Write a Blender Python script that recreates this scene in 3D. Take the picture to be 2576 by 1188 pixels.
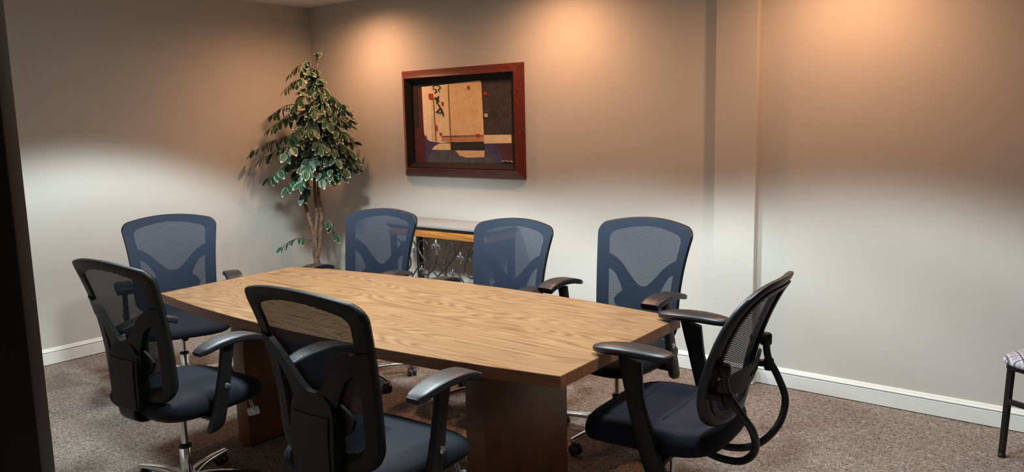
import bpy, bmesh, math, random
from mathutils import Vector, Matrix
random.seed(7)
scene = bpy.context.scene
for o in list(bpy.data.objects): bpy.data.objects.remove(o)
COL = scene.collection
PI = math.pi

# ------------------------------------------------------------------ camera
F_PX, IMG_W = 2010.59, 2576.0
cd = bpy.data.cameras.new('camera'); cam = bpy.data.objects.new('camera', cd); COL.objects.link(cam)
cd.sensor_width = 36.0; cd.sensor_fit = 'HORIZONTAL'; cd.lens = F_PX / IMG_W * 36.0
cd.clip_start = 0.02; cd.clip_end = 60
cR = Vector((0.7826759, 0.62200515, -0.02297873)); cU = Vector((-0.0712656, 0.12622708, 0.98943819)); cF = Vector((-0.61833619, 0.77277184, -0.14312246))
m = Matrix.Identity(4)
for i in range(3):
    m[i][0] = cR[i]; m[i][1] = cU[i]; m[i][2] = -cF[i]
m.translation = Vector((5.74355, -4.4582, 1.56897))
cam.matrix_world = m
scene.camera = cam

# ------------------------------------------------------------------ world, exposure, room lamp levels
H = 2.562                                   # ceiling height
w = bpy.data.worlds.new('world'); scene.world = w; w.use_nodes = True
bg = w.node_tree.nodes['Background']; bg.inputs[0].default_value = (0.9, 0.95, 1.0, 1); bg.inputs[1].default_value = 0.0
vs = scene.view_settings
vs.view_transform = 'Standard'; vs.look = 'None'; vs.gamma = 1.0; vs.use_curve_mapping = False
vs.exposure = 0.13
COOL = (0.82, 0.965, 1.0); WARM = (1.0, 0.50, 0.26)
COOL_W, WARM_W = 430.0, 82.0
COOL_HALF, WARM_HALF = 59.0, 84.0            # cut-off angles from straight down
COOL_BLEND, WARM_BLEND = 0.24, 0.85
TROFFERS = [(1.62, -2.03), (3.08, -2.03), (4.56, -1.97)]
CANS = [(0.90, -0.50), (2.70, -0.50), (4.50, -0.50)]

# ------------------------------------------------------------------ materials
MATS = {}
def new_mat(name):
    mt = bpy.data.materials.new(name); mt.use_nodes = True
    nt = mt.node_tree; b = nt.nodes['Principled BSDF']; MATS[name] = mt
    return mt, nt, b
def setc(b, c): b.inputs['Base Color'].default_value = (c[0], c[1], c[2], 1)
def node(nt, t, **kw):
    n = nt.nodes.new(t)
    for k, v in kw.items(): setattr(n, k, v)
    return n
def ramp(nt, fac, stops):
    r = node(nt, 'ShaderNodeValToRGB')
    els = r.color_ramp.elements
    while len(els) < len(stops): els.new(0.5)
    for e, (p, c) in zip(els, stops): e.position = p; e.color = (c[0], c[1], c[2], 1)
    nt.links.new(fac, r.inputs[0]); return r
def coords(nt, scale=(1, 1, 1), rot=(0, 0, 0)):
    tc = node(nt, 'ShaderNodeTexCoord'); mp = node(nt, 'ShaderNodeMapping')
    mp.inputs['Scale'].default_value = scale; mp.inputs['Rotation'].default_value = rot
    nt.links.new(tc.outputs['Object'], mp.inputs['Vector']); return mp.outputs['Vector']
def noise(nt, vec, scale, detail=4, rough=0.55, dist=0.0):
    n = node(nt, 'ShaderNodeTexNoise'); n.inputs['Scale'].default_value = scale; n.inputs['Detail'].default_value = detail
    n.inputs['Roughness'].default_value = rough; n.inputs['Distortion'].default_value = dist
    nt.links.new(vec, n.inputs['Vector']); return n.outputs['Fac']
def bump(nt, b, h, strength, dist):
    bp = node(nt, 'ShaderNodeBump'); bp.inputs['Strength'].default_value = strength; bp.inputs['Distance'].default_value = dist
    nt.links.new(h, bp.inputs['Height']); nt.links.new(bp.outputs[0], b.inputs['Normal'])
def simple(name, c, rough=0.5, metal=0.0, spec=0.5, var=0.12, vscale=30, bmp=0.0, coat=0.0):
    mt, nt, b = new_mat(name)
    v = noise(nt, coords(nt), vscale, 3)
    lo = tuple(x * (1 - var) for x in c); hi = tuple(min(1, x * (1 + var)) for x in c)
    r = ramp(nt, v, [(0.3, lo), (0.7, hi)]); nt.links.new(r.outputs[0], b.inputs['Base Color'])
    b.inputs['Roughness'].default_value = rough; b.inputs['Metallic'].default_value = metal
    b.inputs['Specular IOR Level'].default_value = spec; b.inputs['Coat Weight'].default_value = coat
    if bmp: bump(nt, b, noise(nt, coords(nt), 400, 2), bmp, 0.001)
    return mt

def m_wall():
    mt, nt, b = new_mat('wall_paint')
    r = ramp(nt, noise(nt, coords(nt), 1.3, 3), [(0.3, (0.485, 0.462, 0.422)), (0.7, (0.505, 0.482, 0.442))])
    nt.links.new(r.outputs[0], b.inputs['Base Color']); b.inputs['Roughness'].default_value = 0.75
    b.inputs['Specular IOR Level'].default_value = 0.25
    bump(nt, b, noise(nt, coords(nt), 160, 3), 0.12, 0.002)
m_wall()
simple('trim_paint', (0.70, 0.69, 0.66), 0.4, var=0.03)
simple('ceiling_tile', (0.70, 0.69, 0.67), 0.9, var=0.10, vscale=90, bmp=0.3)
def m_carpet():
    mt, nt, b = new_mat('carpet')
    v = coords(nt)
    n1 = noise(nt, v, 75, 2, 0.6, 1.6); n2 = noise(nt, v, 3.0, 3)
    vo = node(nt, 'ShaderNodeTexVoronoi'); vo.inputs['Scale'].default_value = 95; nt.links.new(v, vo.inputs['Vector'])
    r1 = ramp(nt, n1, [(0.34, (0.085, 0.064, 0.052)), (0.46, (0.225, 0.182, 0.155)), (0.58, (0.31, 0.26, 0.228)), (0.70, (0.47, 0.415, 0.375))])
    r2 = ramp(nt, n2, [(0.3, (0.85, 0.85, 0.85)), (0.7, (1.0, 1.0, 1.0))])
    mx = node(nt, 'ShaderNodeMix', data_type='RGBA', blend_type='MULTIPLY'); mx.inputs[0].default_value = 1
    nt.links.new(r1.outputs[0], mx.inputs[6]); nt.links.new(r2.outputs[0], mx.inputs[7])
    nt.links.new(mx.outputs[2], b.inputs['Base Color']); b.inputs['Roughness'].default_value = 0.95
    b.inputs['Specular IOR Level'].default_value = 0.1
    ad = node(nt, 'ShaderNodeMath', operation='ADD'); nt.links.new(n1, ad.inputs[0]); nt.links.new(vo.outputs[0], ad.inputs[1])
    bump(nt, b, ad.outputs[0], 0.6, 0.006)
m_carpet()
def m_oak(name, stops, rough, sy=1.0, grain=0.40):
    mt, nt, b = new_mat(name)
    field = noise(nt, coords(nt, (0.55, 4.2 * sy, 4.2)), 1.0, 2.0, 0.45, 0.2)
    mu = node(nt, 'ShaderNodeMath', operation='MULTIPLY'); mu.inputs[1].default_value = 230.0; nt.links.new(field, mu.inputs[0])
    sn = node(nt, 'ShaderNodeMath', operation='SINE'); nt.links.new(mu.outputs[0], sn.inputs[0])
    mr = node(nt, 'ShaderNodeMapRange'); mr.inputs[1].default_value = -1; mr.inputs[2].default_value = 1; nt.links.new(sn.outputs[0], mr.inputs[0])
    fine = noise(nt, coords(nt, (7.0, 190.0 * sy, 190.0)), 1.0, 4, 0.7)
    mid = noise(nt, coords(nt, (2.2, 34.0 * sy, 34.0)), 1.0, 3, 0.6, 0.3)
    a1 = node(nt, 'ShaderNodeMix', data_type='FLOAT'); a1.inputs[0].default_value = 0.56
    nt.links.new(mr.outputs[0], a1.inputs[2]); nt.links.new(mid, a1.inputs[3])
    a2 = node(nt, 'ShaderNodeMix', data_type='FLOAT'); a2.inputs[0].default_value = grain
    nt.links.new(a1.outputs[0], a2.inputs[2]); nt.links.new(fine, a2.inputs[3])
    r = ramp(nt, a2.outputs[0], stops); nt.links.new(r.outputs[0], b.inputs['Base Color'])
    b.inputs['Roughness'].default_value = rough; b.inputs['Specular IOR Level'].default_value = 0.4
    bump(nt, b, fine, 0.05, 0.0008)
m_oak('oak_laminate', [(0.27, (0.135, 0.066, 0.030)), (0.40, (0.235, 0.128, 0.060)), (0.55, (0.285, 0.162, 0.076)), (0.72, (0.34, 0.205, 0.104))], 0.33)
m_oak('oak_edge', [(0.3, (0.23, 0.085, 0.034)), (0.5, (0.29, 0.115, 0.050)), (0.7, (0.34, 0.145, 0.066))], 0.4)
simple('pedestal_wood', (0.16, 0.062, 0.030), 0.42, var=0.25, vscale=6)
simple('espresso_door', (0.010, 0.005, 0.004), 0.6, var=0.2, vscale=5)
simple('black_plastic', (0.008, 0.0075, 0.008), 0.42, spec=0.4, bmp=0.25)
simple('soft_black', (0.012, 0.012, 0.015), 0.40, spec=0.6, bmp=0.15)
simple('grey_plastic', (0.0085, 0.0082, 0.0075), 0.5, spec=0.25, bmp=0.25)
simple('caster_black', (0.012, 0.012, 0.013), 0.5)
simple('chrome', (0.80, 0.80, 0.80), 0.12, 1.0, var=0.03)
simple('silver_button', (0.62, 0.61, 0.60), 0.3, 1.0, var=0.05)
simple('white_mark', (0.75, 0.78, 0.80), 0.5, var=0.03)
simple('iron', (0.055, 0.050, 0.048), 0.38, 0.6, var=0.3)
simple('iron_bright', (0.34, 0.34, 0.35), 0.32, 0.8, var=0.3)
simple('dark_leg', (0.018, 0.015, 0.013), 0.45)
simple('stone_top', (0.27, 0.245, 0.235), 0.25, var=0.04, vscale=14)
m_oak('honey_wood', [(0.3, (0.30, 0.10, 0.018)), (0.5, (0.42, 0.155, 0.03)), (0.7, (0.52, 0.21, 0.05))], 0.4)
m_oak('mahogany', [(0.3, (0.075, 0.012, 0.008)), (0.5, (0.105, 0.019, 0.011)), (0.7, (0.135, 0.028, 0.015))], 0.33)
simple('frame_black', (0.006, 0.005, 0.005), 0.6, spec=0.2)
simple('trunk_bark', (0.17, 0.105, 0.07), 0.85, var=0.5, vscale=45, bmp=0.5)
simple('twig', (0.06, 0.05, 0.03), 0.8)
simple('leaf_green', (0.016, 0.075, 0.036), 0.42, var=0.4, vscale=25)
simple('leaf_cream', (0.44, 0.46, 0.33), 0.5, var=0.15)
simple('planter_weave', (0.05, 0.032, 0.02), 0.7, var=0.4, vscale=60)
simple('soil_moss', (0.05, 0.045, 0.02), 0.95, var=0.5, vscale=50)
simple('black_metal', (0.012, 0.011, 0.011), 0.4, 0.3)
simple('lamp_reflector', (0.75, 0.75, 0.75), 0.3, 0.8)
def m_fabric(name, c, sheen=0.2):
    mt, nt, b = new_mat(name)
    v = coords(nt); n = noise(nt, v, 500, 2)
    r = ramp(nt, n, [(0.3, tuple(x * .75 for x in c)), (0.7, tuple(x * 1.25 for x in c))])
    nt.links.new(r.outputs[0], b.inputs['Base Color']); b.inputs['Roughness'].default_value = 0.8
    b.inputs['Specular IOR Level'].default_value = 0.25; b.inputs['Sheen Weight'].default_value = sheen
    b.inputs['Sheen Tint'].default_value = (0.35, 0.45, 0.7, 1)
    bump(nt, b, n, 0.3, 0.001)
m_fabric('seat_navy', (0.0062, 0.0080, 0.0135), 0.03)
m_fabric('seat_navy_thick', (0.0085, 0.0092, 0.0185), 0.03)
def m_mesh(name, c, pitch, lo, hi, width):
    mt, nt, b = new_mat(name)
    out = nt.nodes['Material Output']; tr = node(nt, 'ShaderNodeBsdfTransparent'); mx = node(nt, 'ShaderNodeMixShader')
    tc = node(nt, 'ShaderNodeTexCoord'); sp = node(nt, 'ShaderNodeSeparateXYZ'); nt.links.new(tc.outputs['Object'], sp.inputs[0])
    mu = node(nt, 'ShaderNodeMath', operation='MULTIPLY'); mu.inputs[1].default_value = 2 * PI / pitch; nt.links.new(sp.outputs[2], mu.inputs[0])
    sn = node(nt, 'ShaderNodeMath', operation='SINE'); nt.links.new(mu.outputs[0], sn.inputs[0])
    mr = node(nt, 'ShaderNodeMapRange'); mr.inputs[1].default_value = width - 0.25; mr.inputs[2].default_value = width + 0.25
    mr.inputs[3].default_value = hi; mr.inputs[4].default_value = lo; nt.links.new(sn.outputs[0], mr.inputs[0])
    r = ramp(nt, noise(nt, tc.outputs['Object'], 300, 2), [(0.3, tuple(x * .85 for x in c)), (0.7, tuple(x * 1.15 for x in c))])
    nt.links.new(r.outputs[0], b.inputs['Base Color']); b.inputs['Roughness'].default_value = 0.7; b.inputs['Specular IOR Level'].default_value = 0.2
    nt.links.new(mr.outputs[0], mx.inputs[0]); nt.links.new(tr.outputs[0], mx.inputs[1]); nt.links.new(b.outputs[0], mx.inputs[2])
    nt.links.new(mx.outputs[0], out.inputs['Surface'])
m_mesh('mesh_navy', (0.021, 0.031, 0.054), 0.0046, 0.66, 0.97, 0.40)
m_mesh('mesh_black', (0.010, 0.010, 0.012), 0.0085, 0.48, 0.98, 0.55)
def m_clear():
    mt, nt, b = new_mat('clear_plastic'); setc(b, (0.86, 0.92, 0.97)); b.inputs['Roughness'].default_value = 0.15
    b.inputs['Transmission Weight'].default_value = 0.55
    r = ramp(nt, noise(nt, coords(nt), 90, 3), [(0.35, (0.55, 0.62, 0.68)), (0.65, (0.95, 0.97, 1.0))]); nt.links.new(r.outputs[0], b.inputs['Base Color'])
m_clear()
def m_pattern():
    mt, nt, b = new_mat('lattice_fabric')
    facs = []
    for rot in (PI / 4, -PI / 4):
        wv = node(nt, 'ShaderNodeTexWave', wave_type='BANDS', bands_direction='X'); wv.inputs['Scale'].default_value = 6.5
        nt.links.new(coords(nt, rot=(0, 0, rot)), wv.inputs['Vector'])
        facs.append(ramp(nt, wv.outputs['Fac'], [(0.02, (0.22, 0.22, 0.25)), (0.09, (1, 1, 1)), (0.45, (1, 1, 1)), (0.6, (0.75, 0.75, 0.79))]).outputs[0])
    mx = node(nt, 'ShaderNodeMix', data_type='RGBA', blend_type='MULTIPLY'); mx.inputs[0].default_value = 1
    nt.links.new(facs[0], mx.inputs[6]); nt.links.new(facs[1], mx.inputs[7])
    m2 = node(nt, 'ShaderNodeMix', data_type='RGBA', blend_type='MULTIPLY'); m2.inputs[0].default_value = 1
    nt.links.new(mx.outputs[2], m2.inputs[6]); m2.inputs[7].default_value = (0.56, 0.56, 0.60, 1)
    nt.links.new(m2.outputs[2], b.inputs['Base Color']); b.inputs['Roughness'].default_value = 0.9
m_pattern()
def m_paint(name, a, c, scale=18):
    mt, nt, b = new_mat(name)
    v = coords(nt)
    r = ramp(nt, noise(nt, v, scale, 5, 0.65, 1.0), [(0.32, a), (0.68, c)])
    nt.links.new(r.outputs[0], b.inputs['Base Color']); b.inputs['Roughness'].default_value = 0.45
m_paint('paint_maroon', (0.055, 0.012, 0.012), (0.11, 0.022, 0.018))
m_paint('paint_brown', (0.025, 0.017, 0.014), (0.070, 0.045, 0.034))
m_paint('paint_cream', (0.72, 0.51, 0.27), (0.86, 0.68, 0.42))
m_paint('paint_tan', (0.66, 0.41, 0.20), (0.82, 0.57, 0.31))
m_paint('paint_pale', (0.78, 0.60, 0.36), (0.90, 0.75, 0.52))
m_paint('paint_peach', (0.48, 0.21, 0.10), (0.58, 0.29, 0.15))
m_paint('paint_red', (0.33, 0.025, 0.010), (0.46, 0.05, 0.015))
m_paint('paint_purple', (0.045, 0.030, 0.10), (0.09, 0.06, 0.18))
m_paint('paint_bluegrey', (0.05, 0.055, 0.085), (0.12, 0.12, 0.14))
m_paint('paint_ink', (0.015, 0.011, 0.009), (0.03, 0.02, 0.018))
m_paint('paint_white', (0.55, 0.50, 0.44), (0.70, 0.66, 0.6))
m_paint('paint_line', (0.20, 0.10, 0.05), (0.26, 0.14, 0.07))
def emit(name, c, s):
    mt, nt, b = new_mat(name); setc(b, (0.8, 0.8, 0.8)); b.inputs['Emission Color'].default_value = (c[0], c[1], c[2], 1); b.inputs['Emission Strength'].default_value = s
emit('lamp_cool', COOL, 3.5); emit('lamp_warm', WARM, 4.0)

# ------------------------------------------------------------------ geometry helpers
def obj(name, bm, mat, parent=None, smooth=True, loc=None, angle=40):
    me = bpy.data.meshes.new(name)
    bmesh.ops.recalc_face_normals(bm, faces=bm.faces)
    bm.to_mesh(me); bm.free()
    mats = mat if isinstance(mat, (list, tuple)) else [mat]
    for k in mats: me.materials.append(MATS[k])
    if smooth:
        for p in me.polygons: p.use_smooth = True
        try: me.set_sharp_from_angle(angle=math.radians(angle))
        except Exception: pass
    o = bpy.data.objects.new(name, me); COL.objects.link(o)
    if parent: o.parent = parent
    if loc: o.location = loc
    return o
def thing(name, label, cat, loc=(0, 0, 0), rz=0.0, group=None):
    o = bpy.data.objects.new(name, None); COL.objects.link(o); o.empty_display_size = 0.1
    o.location = loc; o.rotation_euler = (0, 0, rz); tag(o, label, cat, group); return o
def tag(o, label, cat, group=None):
    o['label'] = label; o['category'] = cat
    if group: o['group'] = group
    return o
def struct(o, label=None):
    o['kind'] = 'structure'
    if label: o['label'] = label
    return o
def box(bm, x0, x1, y0, y1, z0, z1, bev=0.0, seg=2, mtx=None):
    r = bmesh.ops.create_cube(bm, size=1.0)
    vsx = r['verts']
    for v in vsx:
        v.co = Vector(((x0 + x1) / 2 + v.co.x * (x1 - x0), (y0 + y1) / 2 + v.co.y * (y1 - y0), (z0 + z1) / 2 + v.co.z * (z1 - z0)))
    if bev > 0:
        es = list({e for v in vsx for e in v.link_edges})
        rb = bmesh.ops.bevel(bm, geom=es, offset=bev, segments=seg, affect='EDGES', profile=0.5)
        vsx = list({v for f in rb['faces'] for v in f.verts} | {v for v in vsx if v.is_valid})
    if mtx is not None: bmesh.ops.transform(bm, matrix=mtx, verts=[v for v in vsx if v.is_valid])
    return bm
def B(): return bmesh.new()
def loops_to_faces(bm, loops, close_ring=False, cap=(False, False)):
    n = len(loops[0])
    rng = range(len(loops)) if close_ring else range(len(loops) - 1)
    for i in rng:
        a, b = loops[i], loops[(i + 1) % len(loops)]
        for j in range(n):
            k = (j + 1) % n
            try: bm.faces.new((a[j], a[k], b[k], b[j]))
            except ValueError: pass
    if cap[0]: bm.faces.new(loops[0][::-1])
    if cap[1]: bm.faces.new(loops[-1])
def catmull(pts, n=6):
    pts = [Vector(p) for p in pts]
    if len(pts) < 3: return pts
    P = [pts[0] * 2 - pts[1]] + pts + [pts[-1] * 2 - pts[-2]]
    out = []
    for i in range(1, len(P) - 2):
        for k in range(n):
            t = k / n; a, b, c, d = P[i - 1], P[i], P[i + 1], P[i + 2]
            out.append(0.5 * ((2 * b) + (c - a) * t + (2 * a - 5 * b + 4 * c - d) * t * t + (3 * b - a - 3 * c + d) * t ** 3))
    out.append(pts[-1]); return out
def lerpl(vals, n):
    out = []
    for i in range(n):
        t = i / max(1, n - 1) * (len(vals) - 1); k = min(int(t), len(vals) - 2); f = t - k
        out.append(vals[k] * (1 - f) + vals[k + 1] * f)
    return out
def tube(bm, pts, r, sides=8, cap=True):
    pts = [Vector(p) for p in pts]; n = len(pts)
    rs = lerpl(r, n) if isinstance(r, (list, tuple)) else [r] * n
    t0 = (pts[1] - pts[0]).normalized(); ref = Vector((0, 0, 1)) if abs(t0.z) < 0.9 else Vector((1, 0, 0))
    u = t0.cross(ref).normalized(); loops = []
    for i in range(n):
        t = (pts[min(i + 1, n - 1)] - pts[max(i - 1, 0)]).normalized()
        u = (u - t * u.dot(t)).normalized(); v = t.cross(u)
        loops.append([bm.verts.new(pts[i] + (u * math.cos(a) + v * math.sin(a)) * rs[i]) for a in [2 * PI * k / sides for k in range(sides)]])
    loops_to_faces(bm, loops, cap=(cap, cap)); return bm
def sweep(bm, pts, side, wid, thk, n_ex=4.0, sides=14):
    """rounded-rectangle section swept along pts; 'side' is the fixed width direction, wid/thk may be lists"""
    pts = [Vector(p) for p in pts]; n = len(pts); side = Vector(side).normalized()
    ws = lerpl(wid, n) if isinstance(wid, (list, tuple)) else [wid] * n
    ts = lerpl(thk, n) if isinstance(thk, (list, tuple)) else [thk] * n
    loops = []
    for i in range(n):
        t = (pts[min(i + 1, n - 1)] - pts[max(i - 1, 0)]).normalized(); v = t.cross(side).normalized()
        lp = []
        for k in range(sides):
            a = 2 * PI * k / sides + PI / sides; c, s = math.cos(a), math.sin(a)
            x = math.copysign(abs(c) ** (2 / n_ex), c) * ws[i] / 2; y = math.copysign(abs(s) ** (2 / n_ex), s) * ts[i] / 2
            lp.append(bm.verts.new(pts[i] + side * x + v * y))
        loops.append(lp)
    loops_to_faces(bm, loops, cap=(True, True)); return bm
def lathe(bm, prof, sides=24, c=(0, 0)):
    loops = []
    for r, z in prof: loops.append([bm.verts.new((c[0] + r * math.cos(2 * PI * k / sides), c[1] + r * math.sin(2 * PI * k / sides), z)) for k in range(sides)])
    loops_to_faces(bm, loops, cap=(True, True)); return bm
def sup(t, n):
    c, s = math.cos(t), math.sin(t)
    return math.copysign(abs(c) ** (2 / n), c), math.copysign(abs(s) ** (2 / n), s)
def cushion(bm, hx, hy, cy, n, prof, droop=0.0, N=56, extra=None):
    """stack of superellipse loops; prof = [(inset, z)]"""
    loops = []
    for ins, z in prof:
        lp = []
        for k in range(N):
            a, b = sup(2 * PI * k / N, n); x = a * (hx - ins); y = b * (hy - ins)
            f = max(0.0, -b * (hy - ins) / hy)
            zz = z - droop * f ** 3
            if extra: zz += extra(x, y, z)
            lp.append(bm.verts.new((x, cy + y, zz)))
        loops.append(lp)
    loops_to_faces(bm, loops, cap=(True, True)); return bm
def prism(bm, poly, z0, z1):
    a = [bm.verts.new((x, y, z0)) for x, y in poly]; b = [bm.verts.new((x, y, z1)) for x, y in poly]
    bm.faces.new(a[::-1]); bm.faces.new(b)
    for i in range(len(poly)):
        j = (i + 1) % len(poly); bm.faces.new((a[i], a[j], b[j], b[i]))
    return bm

# ------------------------------------------------------------------ the room
XR, YF = 8.4, -4.66
CX0, CX1, CDEP = 3.749, 3.998, 0.057
BH = 0.1136
struct(obj('floor', box(B(), -0.15, XR + .15, YF - 1.6, 0.15, -0.12, 0), 'carpet', smooth=False), 'brown flecked loop carpet')
struct(obj('ceiling', box(B(), -0.15, XR + .15, YF - .15, 0.15, H, H + .1), 'ceiling_tile', smooth=False), 'off-white textured ceiling')
struct(obj('wall_left', box(B(), -0.15, 0, YF - .15, 0.15, 0, H), 'wall_paint', smooth=False), 'beige painted wall left of the corner')
struct(obj('wall_back', box(B(), 0, XR + .15, 0, 0.15, 0, H), 'wall_paint', smooth=False), 'beige painted wall behind the table with the picture')
struct(obj('wall_column', box(B(), CX0, CX1, -CDEP, 0.0, 0, H, 0.004), 'wall_paint', smooth=False), 'shallow pilaster projecting from the back wall')
struct(obj('wall_right', box(B(), XR, XR + .15, YF - .15, 0, 0, H), 'wall_paint', smooth=False))
DX0, DX1, DH = 3.78, 4.62, 2.08
bm = B(); box(bm, 0, DX0, YF - .12, YF, 0, H); box(bm, DX1, XR, YF - .12, YF, 0, H); box(bm, DX0, DX1, YF - .12, YF, DH, H)
struct(obj('wall_front', bm, 'wall_paint', smooth=False))
bm = B(); box(bm, DX0 - 1.5, DX1 + 1.5, YF - 1.6, YF - 1.5, 0, H); struct(obj('wall_hall', bm, 'espresso_door', smooth=False))
def baseboard(name, p0, p1, nrm):
    prof = [(0, 0.005), (0.014, 0.005), (0.014, 0.080), (0.0125, 0.083), (0.0125, 0.0865), (0.017, 0.089), (0.0175, 0.094), (0.012, 0.099), (0.010, 0.105), (0.006, 0.1125), (0, BH)]
    bm = B(); loops = []
    for p in (p0, p1): loops.append([bm.verts.new((p[0] + nrm[0] * a, p[1] + nrm[1] * a, z)) for a, z in prof])
    loops_to_faces(bm, loops, cap=(True, True))
    return struct(obj(name, bm, 'trim_paint', angle=25), 'white painted baseboard')
baseboard('baseboard_left', (0, YF), (0, 0), (1, 0))
baseboard('baseboard_back', (0.0, 0), (CX0, 0), (0, -1))
baseboard('baseboard_right_of_column', (CX1, 0), (XR, 0), (0, -1))
bm = B()
baseboard('baseboard_column', (CX0 - .014, -CDEP), (CX1 + .014, -CDEP), (0, -1))
baseboard('baseboard_column_side', (CX1, -CDEP), (CX1, 0), (1, 0))
# open door beside the camera
ang = math.atan2(0.64, 0.665)
dr = bpy.data.objects.new('door_1', None); COL.objects.link(dr); dr.location = (3.79, YF + .02, 0); dr.rotation_euler = (0, 0, ang)
struct(dr, 'dark open door cut by the left edge of the photograph')
DL = 0.915
obj('door_slab', box(B(), 0, DL, 0, 0.042, 0.012, 2.05, 0.003), 'espresso_door', dr)
bm = B(); lathe(bm, [(0.026, 0), (0.026, 0.008), (0.010, 0.012), (0.010, 0.045)], 20); bmesh.ops.rotate(bm, verts=bm.verts, cent=(0, 0, 0), matrix=Matrix.Rotation(-PI / 2, 3, 'X'))
sweep(bm, [(0.0, 0.042, 0), (-0.05, 0.045, 0), (-0.11, 0.044, 0)], (0, 0, 1), 0.02, 0.012)
bmesh.ops.translate(bm, verts=bm.verts, vec=(DL - .07, .042, 0.98)); obj('door_handle', bm, 'chrome', dr)

# ------------------------------------------------------------------ ceiling lamps
def spot(name, parent, z, col, watts, half, blend, rad, batwing=None):
    l = bpy.data.lights.new(name, 'SPOT'); l.color = col; l.energy = watts; l.spot_size = math.radians(2 * half); l.spot_blend = blend; l.shadow_soft_size = rad
    if batwing:                                     # parabolic-louver distribution: weak straight down, strongest just inside the cut-off
        l.use_nodes = True; nt = l.node_tree; em = nt.nodes['Emission']
        tc = node(nt, 'ShaderNodeTexCoord'); sp = node(nt, 'ShaderNodeSeparateXYZ'); nt.links.new(tc.outputs['Normal'], sp.inputs[0])
        ab = node(nt, 'ShaderNodeMath', operation='ABSOLUTE'); nt.links.new(sp.outputs[2], ab.inputs[0])
        r = ramp(nt, ab.outputs[0], [(c, (v, v, v)) for c, v in batwing]); nt.links.new(r.outputs[0], em.inputs['Strength'])
    o = bpy.data.objects.new(name, l); COL.objects.link(o); o.parent = parent; o.location = (0, 0, z); return o
for i, (x, y) in enumerate(TROFFERS):
    t = thing('recessed_troffer', ['square ceiling troffer nearest the left wall', 'square ceiling troffer above the middle of the table', 'square ceiling troffer above the right end of the table'][i], 'ceiling light', (x, y, H), 0, 'troffers in a row above the table')
    bm = B(); s = 0.3
    box(bm, -s, s, -s, -s + .03, -.012, 0); box(bm, -s, s, s - .03, s, -.012, 0); box(bm, -s, -s + .03, -s + .03, s - .03, -.012, 0); box(bm, s - .03, s, -s + .03, s - .03, -.012, 0)
    obj('frame', bm, 'trim_paint', t, smooth=False)
    obj('diffuser', box(B(), -s + .03, s - .03, -s + .03, s - .03, -.004, 0), 'lamp_cool', t, smooth=False)
    for k in range(1, 4):
        q = -s + .03 + k * (2 * s - .06) / 4
        obj('louver_blade', box(B(), q - .002, q + .002, -s + .03, s - .03, -.011, -.0045), 'lamp_reflector', t, smooth=False)
    spot('troffer_lamp', t, -0.03, COOL, COOL_W, COOL_HALF, COOL_BLEND, 0.14, [(0.50, 1.0), (0.62, 1.0), (0.80, 0.50), (1.0, 0.34)])
for i, (x, y) in enumerate(CANS):
    t = thing('recessed_can_light', ['round warm can light above the ficus corner', 'round warm can light right of the picture', 'round warm can light right of the pilaster'][i], 'ceiling light', (x, y, H), 0, 'warm can lights along the back wall')
    bm = B(); loops = [[bm.verts.new((r * math.cos(2 * PI * k / 32), r * math.sin(2 * PI * k / 32), z)) for k in range(32)] for r, z in ((.095, 0), (.095, -.006), (.075, -.008), (.07, 0))]
    loops_to_faces(bm, loops); obj('trim_ring', bm, 'trim_paint', t)
    obj('lens', lathe(B(), [(.07, -.001), (.07, -.003)], 32), 'lamp_warm', t)
    spot('can_lamp', t, -0.02, WARM, WARM_W, WARM_HALF, WARM_BLEND, 0.05, [(0.15, 0.75), (0.50, 0.78), (0.72, 0.85), (0.88, 0.8), (1.0, 0.60)])

# ------------------------------------------------------------------ conference table
TB = [(1.857, -2.472), (4.293, -2.410), (4.262, -1.500), (1.810, -1.633)]   # near-left, near-right, far-right, far-left
def bow(a, b, h, n=28):
    a, b = Vector(a), Vector(b); d = (b - a); nr = Vector((d.y, -d.x)).normalized()
    return [a + d * (k / n) + nr * h * (1 - (2 * k / n - 1) ** 2) for k in range(n + 1)]
ctr = Vector((3.055, -2.004)); trot = math.atan2(-2.41 + 2.472, 4.293 - 1.857)
def outline_table(ins=0.0):
    near = bow(TB[0], TB[1], 0.112); far = bow(TB[2], TB[3], 0.125)
    pts = near + far
    out = []
    for q in pts:
        d = q - ctr; out.append(d.copy())
    out = [Vector((v.x * math.cos(-trot) - v.y * math.sin(-trot), v.x * math.sin(-trot) + v.y * math.cos(-trot))) for v in out]
    if ins: out = [Vector((v.x - math.copysign(ins, v.x), v.y - math.copysign(ins, v.y))) for v in out]
    return [(v.x, v.y) for v in out]
tbl = thing('conference_table', 'boat-shaped oak laminate conference table with two dark panel legs', 'table', (ctr.x, ctr.y, 0), trot)
obj('tabletop', prism(B(), outline_table(0.0015), 0.700, 0.742), 'oak_laminate', tbl, angle=20)
def edge_band():
    bm = B(); o = outline_table(); i2 = outline_table(0.0012)
    loops = [[bm.verts.new((x, y, z)) for x, y in pl] for pl, z in ((i2, 0.7005), (o, 0.6995), (o, 0.7405), (i2, 0.7425))]
    loops_to_faces(bm, loops); return bm
obj('edge_band', edge_band(), 'oak_edge', tbl, angle=30)
for x1, y0, y1 in ((0.775, -0.285, 0.285), (-0.685, -0.33, 0.33)):
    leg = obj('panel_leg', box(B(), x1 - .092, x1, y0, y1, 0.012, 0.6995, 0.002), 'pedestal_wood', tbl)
    obj('floor_glide', box(B(), x1 - .085, x1 - .007, y0 + .02, y1 - .02, 0.0, 0.012), 'caster_black', leg, smooth=False)

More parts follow.
